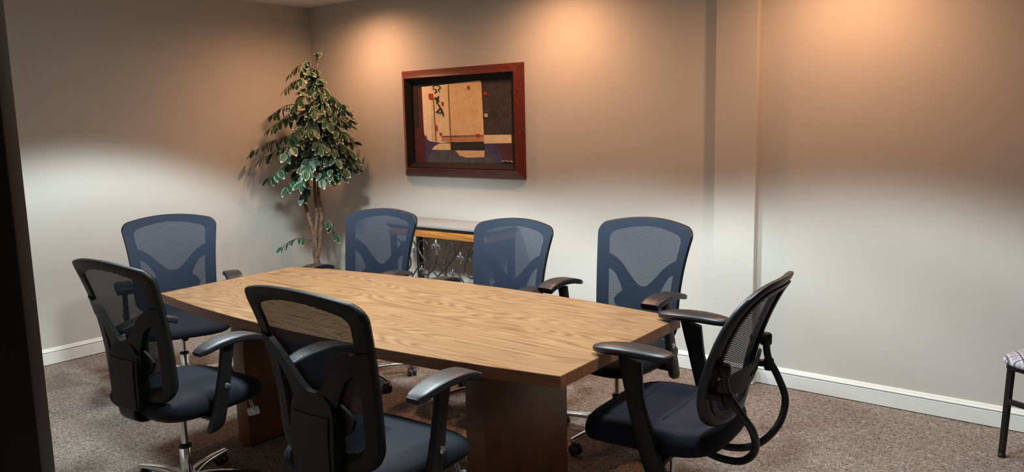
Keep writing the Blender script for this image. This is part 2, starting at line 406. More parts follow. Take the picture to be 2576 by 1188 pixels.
# ------------------------------------------------------------------ shared chair pieces
def star_base(parent, ph0):
    """chrome five-star base with casters"""
    hub = obj('base_hub', lathe(B(), [(0.030, 0.046), (0.042, 0.053), (0.042, 0.086), (0.034, 0.096)], 24), 'chrome', parent)
    obj('gas_sleeve', lathe(B(), [(0.0245, 0.08), (0.0245, 0.212), (0.022, 0.217)], 24), 'chrome', parent)
    obj('sleeve_collar', lathe(B(), [(0.027, 0.212), (0.028, 0.224), (0.016, 0.229)], 24), 'black_plastic', parent)
    for k in range(5):
        a = ph0 + 2 * PI * k / 5; d = Vector((math.cos(a), math.sin(a), 0)); s = Vector((-d.y, d.x, 0))
        pts = catmull([d * .03 + Vector((0, 0, .074)), d * .12 + Vector((0, 0, .082)), d * .22 + Vector((0, 0, .076)), d * .305 + Vector((0, 0, .066))], 4)
        leg = obj('base_leg', sweep(B(), pts, s, [.050, .040, .036, .030], [.034, .030, .024, .020], 3.0, 12), 'chrome', parent)
        cc = d * .298; bm = B(); sw = random.uniform(0, 2 * PI); ax = Vector((math.cos(sw), math.sin(sw), 0)); off = Vector((-ax.y, ax.x, 0)) * .018
        tube(bm, [cc + Vector((0, 0, .042)), cc + Vector((0, 0, .064))], 0.008, 8)
        for sg in (-1, 1):
            c0 = cc + off + Vector((0, 0, .0265)) + ax * (sg * .006); c1 = cc + off + Vector((0, 0, .0265)) + ax * (sg * .026)
            tube(bm, [c0, c0.lerp(c1, .2), c0.lerp(c1, .8), c1], [.0262, .0265, .0262, .020], 18)
        box(bm, cc.x - .012 + off.x, cc.x + .012 + off.x, cc.y - .012 + off.y, cc.y + .012 + off.y, .035, .056, .004)
        obj('caster', bm, 'caster_black', leg)
def arm_pad_curve(ys, zs): return catmull([(0, y, z) for y, z in zip(ys, zs)], 6)

# ------------------------------------------------------------------ mesh task chair (six of them)
HW, ZB, ZT = 0.277, 0.485, 1.018
def back_y(z):
    v = (z - ZB) / (ZT - ZB); t = max(0.0, min(1.15, v))
    return 0.158 + 0.006 * t + 0.084 * t ** 2.3
def back_hw(z):
    v = max(0.0, min(1.0, (z - ZB) / (ZT - ZB)))
    return 0.236 + 0.044 * v ** 2.4
def map_back(x, z, dy=0.0):
    hw = back_hw(z); f = min(1.2, abs(x) / hw)
    return Vector((x, back_y(z) + 0.042 * (1 - f * f) + dy, z))
def back_loop(o, sc=1.0):
    """rounded rectangle inset by o, arched top, wider towards the top"""
    W0 = .26; hw_ = W0 - o; z0, z1 = ZB + o * .9, ZT - o * .74
    rt = max(.026, .046 - o * .3); rb = max(.030, .075 - o * .6); pts = []
    def arc(cx, cz, r, a0, a1, n):
        for k in range(n): a = a0 + (a1 - a0) * k / n; pts.append((cx + r * math.cos(a), cz + r * math.sin(a)))
    def seg(p, q, n):
        for k in range(n): t = k / n; pts.append((p[0] + (q[0] - p[0]) * t, p[1] + (q[1] - p[1]) * t))
    seg((hw_, z0 + rb), (hw_, z1 - rt), 14); arc(hw_ - rt, z1 - rt, rt, 0, PI / 2, 7)
    seg((hw_ - rt, z1), (-hw_ + rt, z1), 18); arc(-hw_ + rt, z1 - rt, rt, PI / 2, PI, 7)
    seg((-hw_, z1 - rt), (-hw_, z0 + rb), 14); arc(-hw_ + rb, z0 + rb, rb, PI, 1.5 * PI, 7)
    seg((-hw_ + rb, z0), (hw_ - rb, z0), 18); arc(hw_ - rb, z0 + rb, rb, 1.5 * PI, 2 * PI, 7)
    out = []; zc = (z0 + z1) / 2
    for x, z in pts:
        a = x / hw_; v = (z - z0) / (z1 - z0)
        xx = a * (back_hw(z) - o)
        z += (0.040 * v ** 3 - 0.016 * (1 - v) ** 3) * (1 - a * a)
        out.append((xx * sc, zc + (z - zc) * sc))
    return out
def strip_slab(pairs, d0, d1, fn, d1s=None):
    """solid band from pairs ((x,z),(x,z)) laid on the curved back between depths d0 and d1"""
    bm = B(); loops = []
    for ip, (a, b) in enumerate(pairs):
        d1 = d1s[ip] if d1s else d1
        mx_, mz = (a[0] + b[0]) / 2, (a[1] + b[1]) / 2
        ring = [(a, d0), ((mx_, mz), d0 - .0), (b, d0), (b, d1), ((mx_, mz), d1), (a, d1)]
        loops.append([bm.verts.new(fn(q[0], q[1], d)) for q, d in ring])
    loops_to_faces(bm, loops, cap=(True, True)); return bm
def brace_pairs(s):
    up = catmull([(.250, .872, 0), (.19, .862, 0), (.13, .822, 0), (.075, .762, 0), (.030, .722, 0), (0, .712, 0)], 4)
    lo = catmull([(.240, .790, 0), (.19, .795, 0), (.150, .772, 0), (.118, .722, 0), (.085, .662, 0), (0, .640, 0)], 4)
    return [((s * u.x, u.y), (s * l.x, l.y)) for u, l in zip(up, lo)]

def build_mesh_chair():
    root = bpy.data.objects.new('mesh_task_chair', None); COL.objects.link(root); root.empty_display_size = 0.1
    P = []                                                   # (object, group): base / up / arm
    n0 = set(bpy.data.objects)
    star_base(root, PI / 2)
    base = [o for o in bpy.data.objects if o not in n0 and o.parent == root]
    P += [(o, 'base') for o in base]
    up = lambda o: (P.append((o, 'up')), o)[1]
    arm = lambda o: (P.append((o, 'arm')), o)[1]
    up(obj('gas_piston', lathe(B(), [(0.0135, 0.15), (0.0135, 0.385)], 18), 'chrome', root))
    bm = B(); box(bm, -.085, .085, -.10, .11, .375, .408, .008); box(bm, -.055, .055, -.07, .09, .352, .376, .006)
    mech = up(obj('tilt_mechanism', bm, 'black_plastic', root))
    bm = B(); lathe(bm, [(.012, -.15), (.020, -.147), (.022, -.12), (.018, -.115), (.018, -.085)], 16)
    bmesh.ops.rotate(bm, verts=bm.verts, cent=(0, 0, 0), matrix=Matrix.Rotation(PI / 2, 3, 'X')); bmesh.ops.translate(bm, verts=bm.verts, vec=(0, -.22, .362))
    bmesh.ops.rotate(bm, verts=bm.verts, cent=(0, 0, .362), matrix=Matrix.Rotation(PI, 3, 'Z')); bmesh.ops.translate(bm, verts=bm.verts, vec=(0, -.21, 0))
    obj('tension_knob', bm, 'black_plastic', mech)
    # seat
    prof = [(.10, .404), (.028, .405), (.008, .414), (.0, .430), (.0, .444), (.006, .458), (.022, .471), (.055, .480), (.11, .485), (.19, .487)]
    up(obj('seat', cushion(B(), .268, .252, -.035, 4.2, prof, .022), 'seat_navy', root, angle=60))
    up(obj('seat_shell', cushion(B(), .245, .230, -.03, 4.2, [(.03, .392), (.006, .394), (0, .404), (.0, .407)]), 'black_plastic', root))
    # back: frame ring, mesh, braces, spine, lumbar pad
    sec = [(0.0, .006), (-.001, -.001), (.003, -.008), (.010, -.010), (.056, -.006), (.061, 0), (.056, .007), (.012, .014), (.003, .013)]
    bm = B(); loops = []
    for o, d in sec: loops.append([bm.verts.new(map_back(x, z, d)) for x, z in back_loop(o)])
    loops_to_faces(bm, loops, close_ring=True); fr = up(obj('back_frame', bm, 'grey_plastic', root, angle=50))
    bm = B(); loops = [[bm.verts.new(map_back(x, z, -.012)) for x, z in back_loop(.004, s)] for s in (1, .9, .75, .6, .45, .3, .15, .05)]
    loops_to_faces(bm, loops, cap=(False, True)); up(obj('back_mesh', bm, 'mesh_navy', root, angle=80))
    for s in (-1, 1): obj('brace', strip_slab(brace_pairs(s), -.004, .017, map_back), 'grey_plastic', fr, angle=50)
    pr = [((-h, z), (h, z)) for h, z in ((.050, .715), (.084, .685), (.098, .65), (.100, .60), (.100, .56), (.099, .52), (.096, .48), (.088, .445))]
    spn = up(obj('spine', strip_slab(pr, -.002, .024, map_back, [.018, .026, .036, .044, .047, .048, .048, .046]), 'grey_plastic', root))
    pr2 = [((-.082, z), (.082, z)) for z in (.648, .60, .54, .48, .45)]
    obj('spine_cover', strip_slab(pr2, .030, .050, map_back, [.040, .048, .0515, .0515, .0505]), 'grey_plastic', spn)
    lp = [((-h, z), (h, z)) for z, h in ((.715, .06), (.70, .085), (.68, .112), (.66, .135), (.64, .148), (.615, .140), (.59, .12), (.575, .08))]
    up(obj('lumbar_pad', strip_slab(lp, -.004, .006, map_back), 'black_plastic', root))
    bm = B(); sweep(bm, catmull([(0, .235, .455), (0, .232, .41), (0, .20, .385), (0, .14, .382), (0, .05, .384)], 4), (1, 0, 0), [.12, .10, .09, .09], .016, 6)
    up(obj('back_bracket', bm, 'black_plastic', root))
    # arms: height-adjustable post with button, arched pad
    for s in (-1, 1):
        bm = B(); sweep(bm, catmull([(s * .285, .045, .345), (s * .293, .034, .375), (s * .296, .002, .49), (s * .296, -.014, .565)], 5), (0, 1, -.2), [.060, .070, .064, .0575], [.030, .034, .032, .0288], 5)
        sl = up(obj('arm_sleeve', bm, 'black_plastic', root))
        obj('arm_bracket', box(B(), min(s * .10, s * .29), max(s * .10, s * .29), .0, .06, .384, .399, .003), 'black_plastic', sl)
        bm = B(); lathe(bm, [(.0125, 0), (.0125, .004), (.009, .006)], 18)
        bmesh.ops.rotate(bm, verts=bm.verts, cent=(0, 0, 0), matrix=Matrix.Rotation(s * PI / 2, 3, 'Y')); bmesh.ops.translate(bm, verts=bm.verts, vec=(s * .3125, -.010, .515))
        obj('height_button', bm, 'silver_button', sl)
        bm = B(); sweep(bm, [(s * .296, .006, .466), (s * .296, -.017, .58), (s * .296, -.031, .650)], (0, 1, -.2), [.056, .0565, .060], [.028, .0283, .029], 5)
        arm(obj('arm_post', bm, 'black_plastic', root))
        bm = B(); pts = catmull([(s * .300, .112, .644), (s * .301, .085, .653), (s * .302, .02, .668), (s * .302, -.06, .673), (s * .300, -.13, .664), (s * .297, -.172, .648)], 5)
        sweep(bm, pts, (1, 0, 0), [.050, .070, .084, .094, .094, .088], [.018, .026, .029, .030, .032, .030], 6.0, 24)
        arm(obj('arm_pad', bm, 'soft_black', root, angle=60))
    # clear control paddle under the seat edge, with its white icon
    bm = B()
    for q in (-.008, .008): tube(bm, [(-.215 + q, -.185, .386), (-.218 + q, -.19, .366), (-.222 + q, -.192, .352)], .0026, 6)
    lv = up(obj('control_lever', bm, 'clear_plastic', root))
    T = Matrix.Translation((-.224, -.193, .334)) @ Matrix.Rotation(math.radians(18), 4, 'Y') @ Matrix.Rotation(math.radians(-62), 4, 'Z')
    pad = obj('lever_paddle', box(B(), -.007, .007, -.026, .026, -.019, .019, .006, 3, T), 'clear_plastic', lv)
    bm = B()
    for y0, y1, z0, z1 in ((-.006, .010, -.002, .0015), (-.006, -.003, -.013, .0), (.007, .010, -.013, .0), (-.001, .005, .004, .010), (-.012, -.008, -.008, -.004)):
        box(bm, -.0082, -.0072, y0, y1, z0, z1, 0, 1, T); box(bm, .0072, .0082, y0, y1, z0, z1, 0, 1, T)
    obj('icon', bm, 'white_mark', lv, smooth=False)
    return root, P

proto, PARTS = build_mesh_chair()
def copy_tree(o, parent):
    c = o.copy(); COL.objects.link(c); c.parent = parent
    for ch in [k for k in bpy.data.objects if k.parent == o]: copy_tree(ch, c)
    return c
CH = [  # x, y, rotation, seat lift, arm lift, base spin, label
    (3.762, -2.769, 182.1, .039, .060, 20, 'black mesh-back chair seen from behind in front of the table, largest of all'),
    (2.581, -2.790, 184.2, .020, .029, 60, 'black mesh-back chair seen from behind at the near left corner of the table'),
    (1.231, -2.032, 67.1, -.021, .032, 10, 'navy mesh chair at the left end of the table against the left wall'),
    (2.047, -1.328, 10.4, -.019, .050, 30, 'navy mesh chair beside the ficus, in front of the left end of the console'),
    (2.910, -1.125, 4.4, -.053, .053, 0, 'navy mesh chair covering the right end of the console table'),
    (3.773, -1.193, -3.0, .011, .080, 25, 'navy mesh chair in front of the wall pilaster with arms above the table'),
]
insts = [proto]
for i in range(1, 6):
    r = proto.copy(); COL.objects.link(r); insts.append(r)
    lst = []
    for o, g in PARTS: lst.append((copy_tree(o, r), g))
    r['tmp'] = 1
    CH[i] = CH[i] + (lst,)
CH[0] = CH[0] + (PARTS,)
for r, (x, y, a, dz, da, spin, lab, lst) in zip(insts, CH):
    r.location = (x, y, 0); r.rotation_euler = (0, 0, math.radians(a))
    if 'tmp' in r: del r['tmp']
    tag(r, lab, 'chair', 'mesh task chairs around the table')
    for o, g in lst:
        o.location.z = 0 if g == 'base' else (dz if g == 'up' else dz + da)
        if g == 'arm': o.location.y = -0.2 * da
        if g == 'base': o.rotation_euler = (0, 0, math.radians(spin))

# ------------------------------------------------------------------ thick-seated chair at the right end of the table
def build_loop_chair():
    root = thing('loop_bar_chair', 'black chair with oval mesh back and curved rear bars at right table end', 'chair', (4.405, -1.835, 0), math.radians(-86))
    star_base(root, math.radians(40))
    obj('gas_piston', lathe(B(), [(0.0135, 0.15), (0.0135, 0.40)], 18), 'chrome', root)
    bm = B(); box(bm, -.10, .10, -.12, .17, .362, .398, .008); box(bm, -.06, .06, -.08, .09, .338, .364, .006)
    obj('tilt_mechanism', bm, 'black_plastic', root)
    hx, hy = .272, .268
    def ext(x, y, z):
        return 0.010 * (abs(x) / hx) ** 2 if z > .47 else 0
    prof = [(.10, .398), (.03, .400), (.008, .410), (0, .430), (.001, .455), (.010, .476), (.026, .488), (.045, .4905), (.050, .4885), (.056, .494), (.085, .503), (.14, .507), (.20, .508)]
    st = obj('seat', cushion(B(), hx, hy, -.03, 3.6, prof, .034, 64, ext), 'seat_navy_thick', root, angle=60)
    bm = B()
    for yy in (-.12, .04):
        tube(bm, [(-.19, yy, .509 if yy > 0 else .5055), (-.08, yy + .006, .5085 if yy > 0 else .506), (.08, yy + .006, .5085 if yy > 0 else .506), (.19, yy, .509 if yy > 0 else .5055)], .0022, 6)
    obj('seam', bm, 'black_plastic', st)
    zb, zt, whw, n = .495, 1.024, .256, 3.9
    def by(z):
        v = (z - zb) / (zt - zb); v = max(0, min(1.1, v)); return .178 + .172 * v ** 1.7
    def hwz(z):
        v = max(0, min(1, (z - zb) / (zt - zb))); return whw * (.94 + .06 * math.sin(PI * v))
    def mp(x, z, d=0.0):
        f = min(1.1, abs(x) / whw); return Vector((x, by(z) + .050 * (1 - f * f) + d, z))
    def lp(o, N=88, sc=1.0):
        out = []
        for k in range(N):
            a, b = sup(2 * PI * k / N, n); zc = (zb + zt) / 2; z = zc + b * ((zt - zb) / 2 - o) * sc
            out.append((a * (hwz(z) - o) * sc, z))
        return out
    sec = [(-.002, .006), (-.002, -.008), (.006, -.016), (.020, -.016), (.036, -.008), (.038, .004), (.034, .012), (.020, .014), (.006, .013)]
    bm = B(); loops_to_faces(bm, [[bm.verts.new(mp(x, z, d)) for x, z in lp(o)] for o, d in sec], close_ring=True)
    fr = obj('back_rim', bm, 'soft_black', root, angle=60)
    sec = [(.030, .010), (.030, .018), (.040, .020), (.050, .014), (.050, .006)]
    bm = B(); loops_to_faces(bm, [[bm.verts.new(mp(x, z, d)) for x, z in lp(o)] for o, d in sec], close_ring=True)
    obj('inner_rim', bm, 'black_plastic', fr, angle=50)
    bm = B(); loops_to_faces(bm, [[bm.verts.new(mp(x, z, -.002)) for x, z in lp(.02, 88, s)] for s in (1, .85, .7, .55, .4, .25, .1)], cap=(False, True))
    obj('back_mesh', bm, 'mesh_black', root, angle=80)
    pr = [((x, .612 + .012 * (x / .2) ** 2), (x, .700 - .004 * (x / .2) ** 2)) for x in [-.222 + .0444 * i for i in range(11)]]
    lb = obj('lumbar_band', strip_slab(pr, .022, .034, mp), 'grey_plastic', root)
    bm = B()
    for i in range(5): 
        q = mp(-.02 - i * .022, .66, .034); box(bm, q.x - .006, q.x + .006, q.y - .002, q.y + .002, .650, .662)
        box(bm, q.x - .006, q.x + .006, q.y - .002, q.y + .002, .666, .674)
    obj('vent_slot', bm, 'frame_black', lb, smooth=False)
    for s in (-1, 1):
        pts = catmull([(s * .045, .10, .372), (s * .055, .20, .352), (s * .085, .290, .372), (s * .135, .350, .440), (s * .185, .360, .525), (s * .215, .322, .60), (s * .224, .282, .665), (s * .225, .272, .738)], 6)
        br = obj('rear_bar', tube(B(), pts, .0135, 14), 'soft_black', root)
        for zz, rr in ((.640, .019), (.735, .023)):
            bm = B(); lathe(bm, [(rr * .8, zz - .022), (rr, zz - .016), (rr, zz + .016), (rr * .8, zz + .022)], 12, (s * .224, .285 if zz < .7 else .272))
            obj('clamp_knob', bm, 'black_plastic', br)
            obj('clamp_tab', box(B(), s * .222 - .013, s * .222 + .013, .215, .268, zz - .012, zz + .012, .004), 'black_plastic', br)
        bm = B(); sweep(bm, catmull([(s * .262, .058, .325), (s * .276, .050, .36), (s * .286, .008, .50), (s * .284, -.024, .62), (s * .276, -.045, .745)], 5), (0, 1, -.25), [.074, .088, .078, .070, .090], [.030, .038, .036, .034, .030], 5)
        ap = obj('arm_post', bm, 'black_plastic', root)
        obj('arm_bracket', box(B(), min(s * .09, s * .27), max(s * .09, s * .27), .015, .085, .378, .397, .003), 'black_plastic', ap)
        bm = B(); pts = [(s * .278, y, .764 + .010 * math.sin(PI * (.115 - y) / .30)) for y in [.115, .111, .095, .06, 0, -.06, -.12, -.16, -.178, -.184]]
        loops = []
        wd = [.024, .050, .078, .098, .108, .108, .096, .072, .046, .022]; th = [.014, .024, .032, .036, .038, .038, .036, .031, .024, .014]
        sweep(bm, pts, (1, 0, 0), wd, th, 2.6, 20)
        obj('arm_pad', bm, 'soft_black', root, angle=60)
    bm = B(); tube(bm, [(-.05, .02, .37), (-.20, .0, .362), (-.26, -.005, .355)], .005, 8); box(bm, -.30, -.25, -.02, .01, .349, .360, .004)
    obj('control_lever', bm, 'black_plastic', root)
build_loop_chair()

# ------------------------------------------------------------------ guest chair cut by the right edge of the photograph
def build_guest():
    al = math.radians(-26); u = Vector((math.cos(al), math.sin(al))); v = Vector((-math.sin(al), math.cos(al)))
    corner = Vector((5.309, -0.384)); c = corner + u * .215 + v * .185
    root = thing('guest_chair', 'guest chair with grey lattice-patterned seat and black metal legs by the right edge', 'chair', (c.x, c.y, 0), al)
    for sx in (-1, 1):
        for sy in (-1, 1):
            pts = [(sx * .205, sy * .172, 0.435), (sx * .215, sy * .185, 0.012)]
            lg = obj('leg', sweep(B(), pts, (1, 0, 0), [.027, .024], [.027, .024], 6, 12), 'black_metal', root)
            obj('foot_cap', lathe(B(), [(.015, 0), (.016, .004), (.016, .014), (.013, .018)], 14, (sx * .215, sy * .185)), 'caster_black', lg)
    for sy in (-1, 1):
        obj('seat_rail', box(B(), -.21, .21, sy * .187 - .010, sy * .187 + .010, .415, .437, .003), 'black_metal', root)
        obj('stretcher', box(B(), -.205, .205, sy * .183 - .009, sy * .183 + .009, .255, .280, .003), 'black_metal', root)
    for sx in (-1, 1): obj('seat_rail', box(B(), sx * .215 - .010, sx * .215 + .010, -.18, .18, .415, .437, .003), 'black_metal', root)
    prof = [(.06, .436), (.018, .437), (.004, .446), (0, .457), (.006, .470), (.024, .482), (.06, .491), (.12, .496)]
    obj('seat', cushion(B(), .262, .235, 0, 4.5, prof), 'lattice_fabric', root, angle=60)
    for sy in (-1, 1):
        obj('back_post', sweep(B(), catmull([(.205, sy * .175, .43), (.215, sy * .175, .60), (.25, sy * .175, .88)], 4), (0, 1, 0), .024, .024, 6, 12), 'black_metal', root)
    bm = B(); sweep(bm, catmull([(.222, 0, .60), (.235, 0, .74), (.255, 0, .90)], 4), (0, 1, 0), [.36, .40, .36], .04, 6, 24)
    obj('backrest', bm, 'lattice_fabric', root)
build_guest()

# ------------------------------------------------------------------ framed picture
def build_picture():
    x0, x1, z0, z1 = 1.121, 2.320, 1.158, 1.966
    root = thing('framed_picture', 'abstract painting in a wide mahogany frame hanging on the back wall', 'picture', ((x0 + x1) / 2, 0, (z0 + z1) / 2))
    hx, hz = (x1 - x0) / 2, (z1 - z0) / 2
    def molding(prof, name, mat, parent):
        # four mitred rails, each its own part
        cs = [(-1, -1), (1, -1), (1, 1), (-1, 1)]
        for k in range(4):
            a, b = cs[k], cs[(k + 1) % 4]; bm = B(); loops = []
            for c in (a, b): loops.append([bm.verts.new((c[0] * (hx - i), -d, c[1] * (hz - i))) for i, d in prof])
            loops_to_faces(bm, loops, cap=(True, True)); obj(name, bm, mat, parent, angle=25)
    molding([(0, .002), (0, .012), (.003, .016), (.057, .050), (.062, .050), (.063, .046), (.063, .002)], 'frame_rail', 'mahogany', root)
    molding([(.0632, .002), (.0632, .044), (.068, .046), (.104, .020), (.106, .016), (.106, .002)], 'liner_rail', 'frame_black', root)
    ax, az = hx - .106, hz - .106                               # half size of the artwork
    art = obj('canvas', box(B(), -ax - .002, ax + .002, -.008, -.002, -az - .002, az + .002), 'paint_maroon', root, smooth=False)
    W_, Hh_ = 2 * ax, 2 * az
    lay = [0]
    def patch(name, pts, mat):
        lay[0] += 1; y = -.008 - .00025 * lay[0]
        bm = B(); P = [(-ax + px * W_, az - py * Hh_) for px, py in pts]
        a = [bm.verts.new((x, y, z)) for x, z in P]; b = [bm.verts.new((x, -.0079, z)) for x, z in P]
        bm.faces.new(a)
        for i in range(len(P)): j = (i + 1) % len(P); bm.faces.new((a[i], a[j], b[j], b[i]))
        return obj(name, bm, mat, art, smooth=False)
    def rect(name, a, b, c, d, mat): return patch(name, [(a, b), (c, b), (c, d), (a, d)], mat)
    # fractions of the artwork: x to the right, y down (read off the photograph)
    rect('dark_field', .70, 0, 1, 1, 'paint_brown')
    rect('dark_field', 0, 0, 1, .05, 'paint_ink')
    rect('dark_field', 0, 0, .06, .55, 'paint_ink')
    rect('maroon_field', .80, .76, 1, 1, 'paint_maroon')
    patch('violet_field', [(.12, .70), (.30, .70), (.30, 1), (.12, 1)], 'paint_purple')
    patch('violet_field', [(.74, .76), (.82, .77), (.88, .85), (.91, 1), (.70, 1), (.70, .76)], 'paint_purple')
    patch('smoky_field', [(.13, 1), (.17, .89), (.24, .83), (.74, .83), (.80, .90), (.84, 1)], 'paint_bluegrey')
    patch('cream_sheet', [(.105, .035), (.20, .030), (.20, .735), (.165, .725), (.125, .68), (.112, .62)], 'paint_pale')
    patch('cream_sheet', [(.20, .030), (.385, .02), (.395, .74), (.30, .755), (.205, .735)], 'paint_cream')
    patch('tan_sheet', [(.385, .02), (.70, 0), (.715, .02), (.728, .735), (.395, .745)], 'paint_tan')
    rect('peach_band', .30, .665, .728, .735, 'paint_peach')
    patch('cream_bar', [(.728, .655), (.985, .655), (.985, .755), (.728, .76)], 'paint_cream')
    patch('cream_arch', [(.19, .84), (.22, .795), (.27, .76), (.395, .755), (.395, .84)], 'paint_cream')
    rect('dark_band', .395, .74, .728, .84, 'paint_ink')
    patch('tan_strip', [(.44, .845), (.728, .845), (.728, .925), (.56, .935), (.48, .91)], 'paint_tan')
    for a, b, c, d in ((.178, .125, .228, .205), (.310, .235, .335, .29), (.578, .055, .605, .105), (.737, .14, .768, .18), (.232, .525, .262, .60), (.28, .62, .305, .66), (.655, .64, .690, .68), (.12, .655, .14, .69)):
        patch('red_square', [(a, b), (c, b + .004), (c - .002, d), (a + .003, d - .006)], 'paint_red')
    for pts in ([(.225, .19), (.231, .19), (.243, .735), (.236, .735)], [(.385, .03), (.390, .03), (.400, 1), (.394, 1)], [(.30, .662), (.728, .655), (.728, .659), (.30, .667)]):
        patch('ink_line', pts, 'paint_line')
    def brush(pts, w0):
        q = catmull([(x, y, 0) for x, y in pts], 4); L, R_ = [], []
        for i, c in enumerate(q):
            t = (q[min(i + 1, len(q) - 1)] - q[max(i - 1, 0)]).normalized(); nn = Vector((-t.y, t.x, 0)); wv = w0 * (.5 + .5 * math.sin(PI * (i + .6) / (len(q) + .2)))
            L.append(c + nn * wv); R_.append(c - nn * wv)
        return [(p.x, p.y) for p in L] + [(p.x, p.y) for p in reversed(R_)]
    for pts, wd in (([(.225, .05), (.245, .025), (.285, .03), (.305, .06), (.285, .085), (.30, .115)], .004), ([(.225, .065), (.25, .075), (.265, .10), (.245, .125)], .005),
                    ([(.245, .175), (.262, .20), (.285, .235)], .012), ([(.285, .16), (.275, .20), (.262, .255)], .007), ([(.275, .255), (.295, .30), (.318, .355), (.33, .415)], .007),
                    ([(.30, .31), (.275, .345), (.25, .365)], .006), ([(.318, .355), (.29, .375), (.27, .36)], .004)):
        patch('brush_stroke', brush(pts, wd), 'paint_ink')
    patch('signature', brush([(.895, .962), (.91, .972), (.93, .964), (.955, .972), (.98, .966), (.992, .985)], .0022), 'paint_white')
    for dx in (0, .016): patch('white_tick', [(.743 + dx, .40), (.752 + dx, .40), (.752 + dx, .44), (.743 + dx, .44)], 'paint_white')
build_picture()

# ------------------------------------------------------------------ console table with wrought-iron scrolls
def build_console():
    cx = 1.737; x0, x1 = -0.505, 0.505
    root = thing('console_table', 'wrought-iron console table with honey wood apron below the picture', 'table', (cx, 0, 0))
    yb, yf = -.025, -.362
    obj('top_slab', box(B(), x0, x1, yf, yb, .812, .834, .005), 'stone_top', root)
    obj('top_molding', box(B(), x0 + .012, x1 - .012, yf + .012, yb, .796, .8119, .004), 'dark_leg', root)
    bm = B(); box(bm, x0 + .025, x1 - .025, yf + .022, yf + .042, .738, .7959, .002)
    obj('front_apron', bm, 'honey_wood', root)
    for s in (x0 + .025, x1 - .045): obj('side_apron', box(B(), s, s + .02, yf + .0425, yb, .738, .7959, .002), 'honey_wood', root)
    for xx in (x0 + .028, x1 - .066):
        for yy in (yf + .024, yb - .040):
            obj('leg', box(B(), xx, xx + .038, yy, yy + .036, 0, .7375, .003), 'dark_leg', root)
    obj('lower_rail', box(B(), x0 + .066, x1 - .066, yf + .034, yf + .050, .12, .145, .003), 'dark_leg', root)
    yp = -.33
    def sp(pts, r=.0055): return tube(B(), catmull([(x, yp, z) for x, z in pts], 6), r, 7)
    def scroll(pts, r=.0055, both=True):
        for s in ((1, -1) if both else (1,)):
            obj('scroll', sp([(s * x, z) for x, z in pts], r), 'iron', root)
    # coordinates measured relative to the middle of the console
    scroll([(.262, .725), (.20, .655), (.165, .605), (.112, .548), (.05, .495), (0.0, .452), (-.06, .39), (-.12, .30), (-.16, .20), (-.17, .15)])
    scroll([(.112, .560), (.168, .615), (.182, .665), (.160, .705), (.118, .712), (.090, .688), (.095, .655), (.122, .640), (.138, .655)])
    scroll([(.0, .612), (.004, .580), (.028, .556), (.068, .548), (.094, .566), (.094, .592), (.075, .605), (.058, .596)])
    scroll([(.0, .575), (.035, .515), (.075, .475), (.12, .455), (.15, .47), (.15, .495)])
    scroll([(.112, .548), (.088, .515), (.088, .475), (.105, .430), (.15, .39), (.20, .385), (.22, .41)])
    scroll([(.112, .548), (.165, .535), (.21, .49), (.27, .42), (.33, .36), (.38, .33), (.41, .35)])
    scroll([(.40, .70), (.34, .66), (.29, .60), (.27, .54), (.29, .49), (.335, .475), (.36, .50), (.35, .53)])
    scroll([(.42, .60), (.36, .58), (.31, .62), (.31, .67), (.34, .69), (.37, .67)])
    scroll([(.0, .45), (.03, .36), (.08, .28), (.16, .23), (.22, .26), (.22, .31), (.18, .32)])
    def fleur(x, z, s=1.0):
        bm = B()
        tube(bm, [(x, yp, z - .055 * s), (x, yp, z)], .008 * s, 8)
        tube(bm, catmull([(x, yp, z), (x, yp - .002, z + .02 * s), (x, yp - .003, z + .04 * s), (x, yp, z + .058 * s)], 4), [.006 * s, .014 * s, .010 * s, .002], 10)
        for sg in (-1, 1): tube(bm, catmull([(x, yp - .004, z - .004 * s), (x + sg * .018 * s, yp - .008, z + .016 * s), (x + sg * .034 * s, yp - .008, z + .012 * s), (x + sg * .040 * s, yp - .006, z - .006 * s), (x + sg * .030 * s, yp - .006, z - .012 * s)], 4), [.005 * s, .009 * s, .008 * s, .006 * s, .004], 8)
        tube(bm, [(x - .012 * s, yp, z - .004 * s), (x + .012 * s, yp, z - .004 * s)], .006 * s, 8)
        obj('fleur_de_lis', bm, 'iron_bright', root)
    fleur(0, .672, 1.0); fleur(-.235, .618, .75); fleur(.235, .612, .75); fleur(-.155, .488, .62); fleur(.155, .488, .62)
build_console()

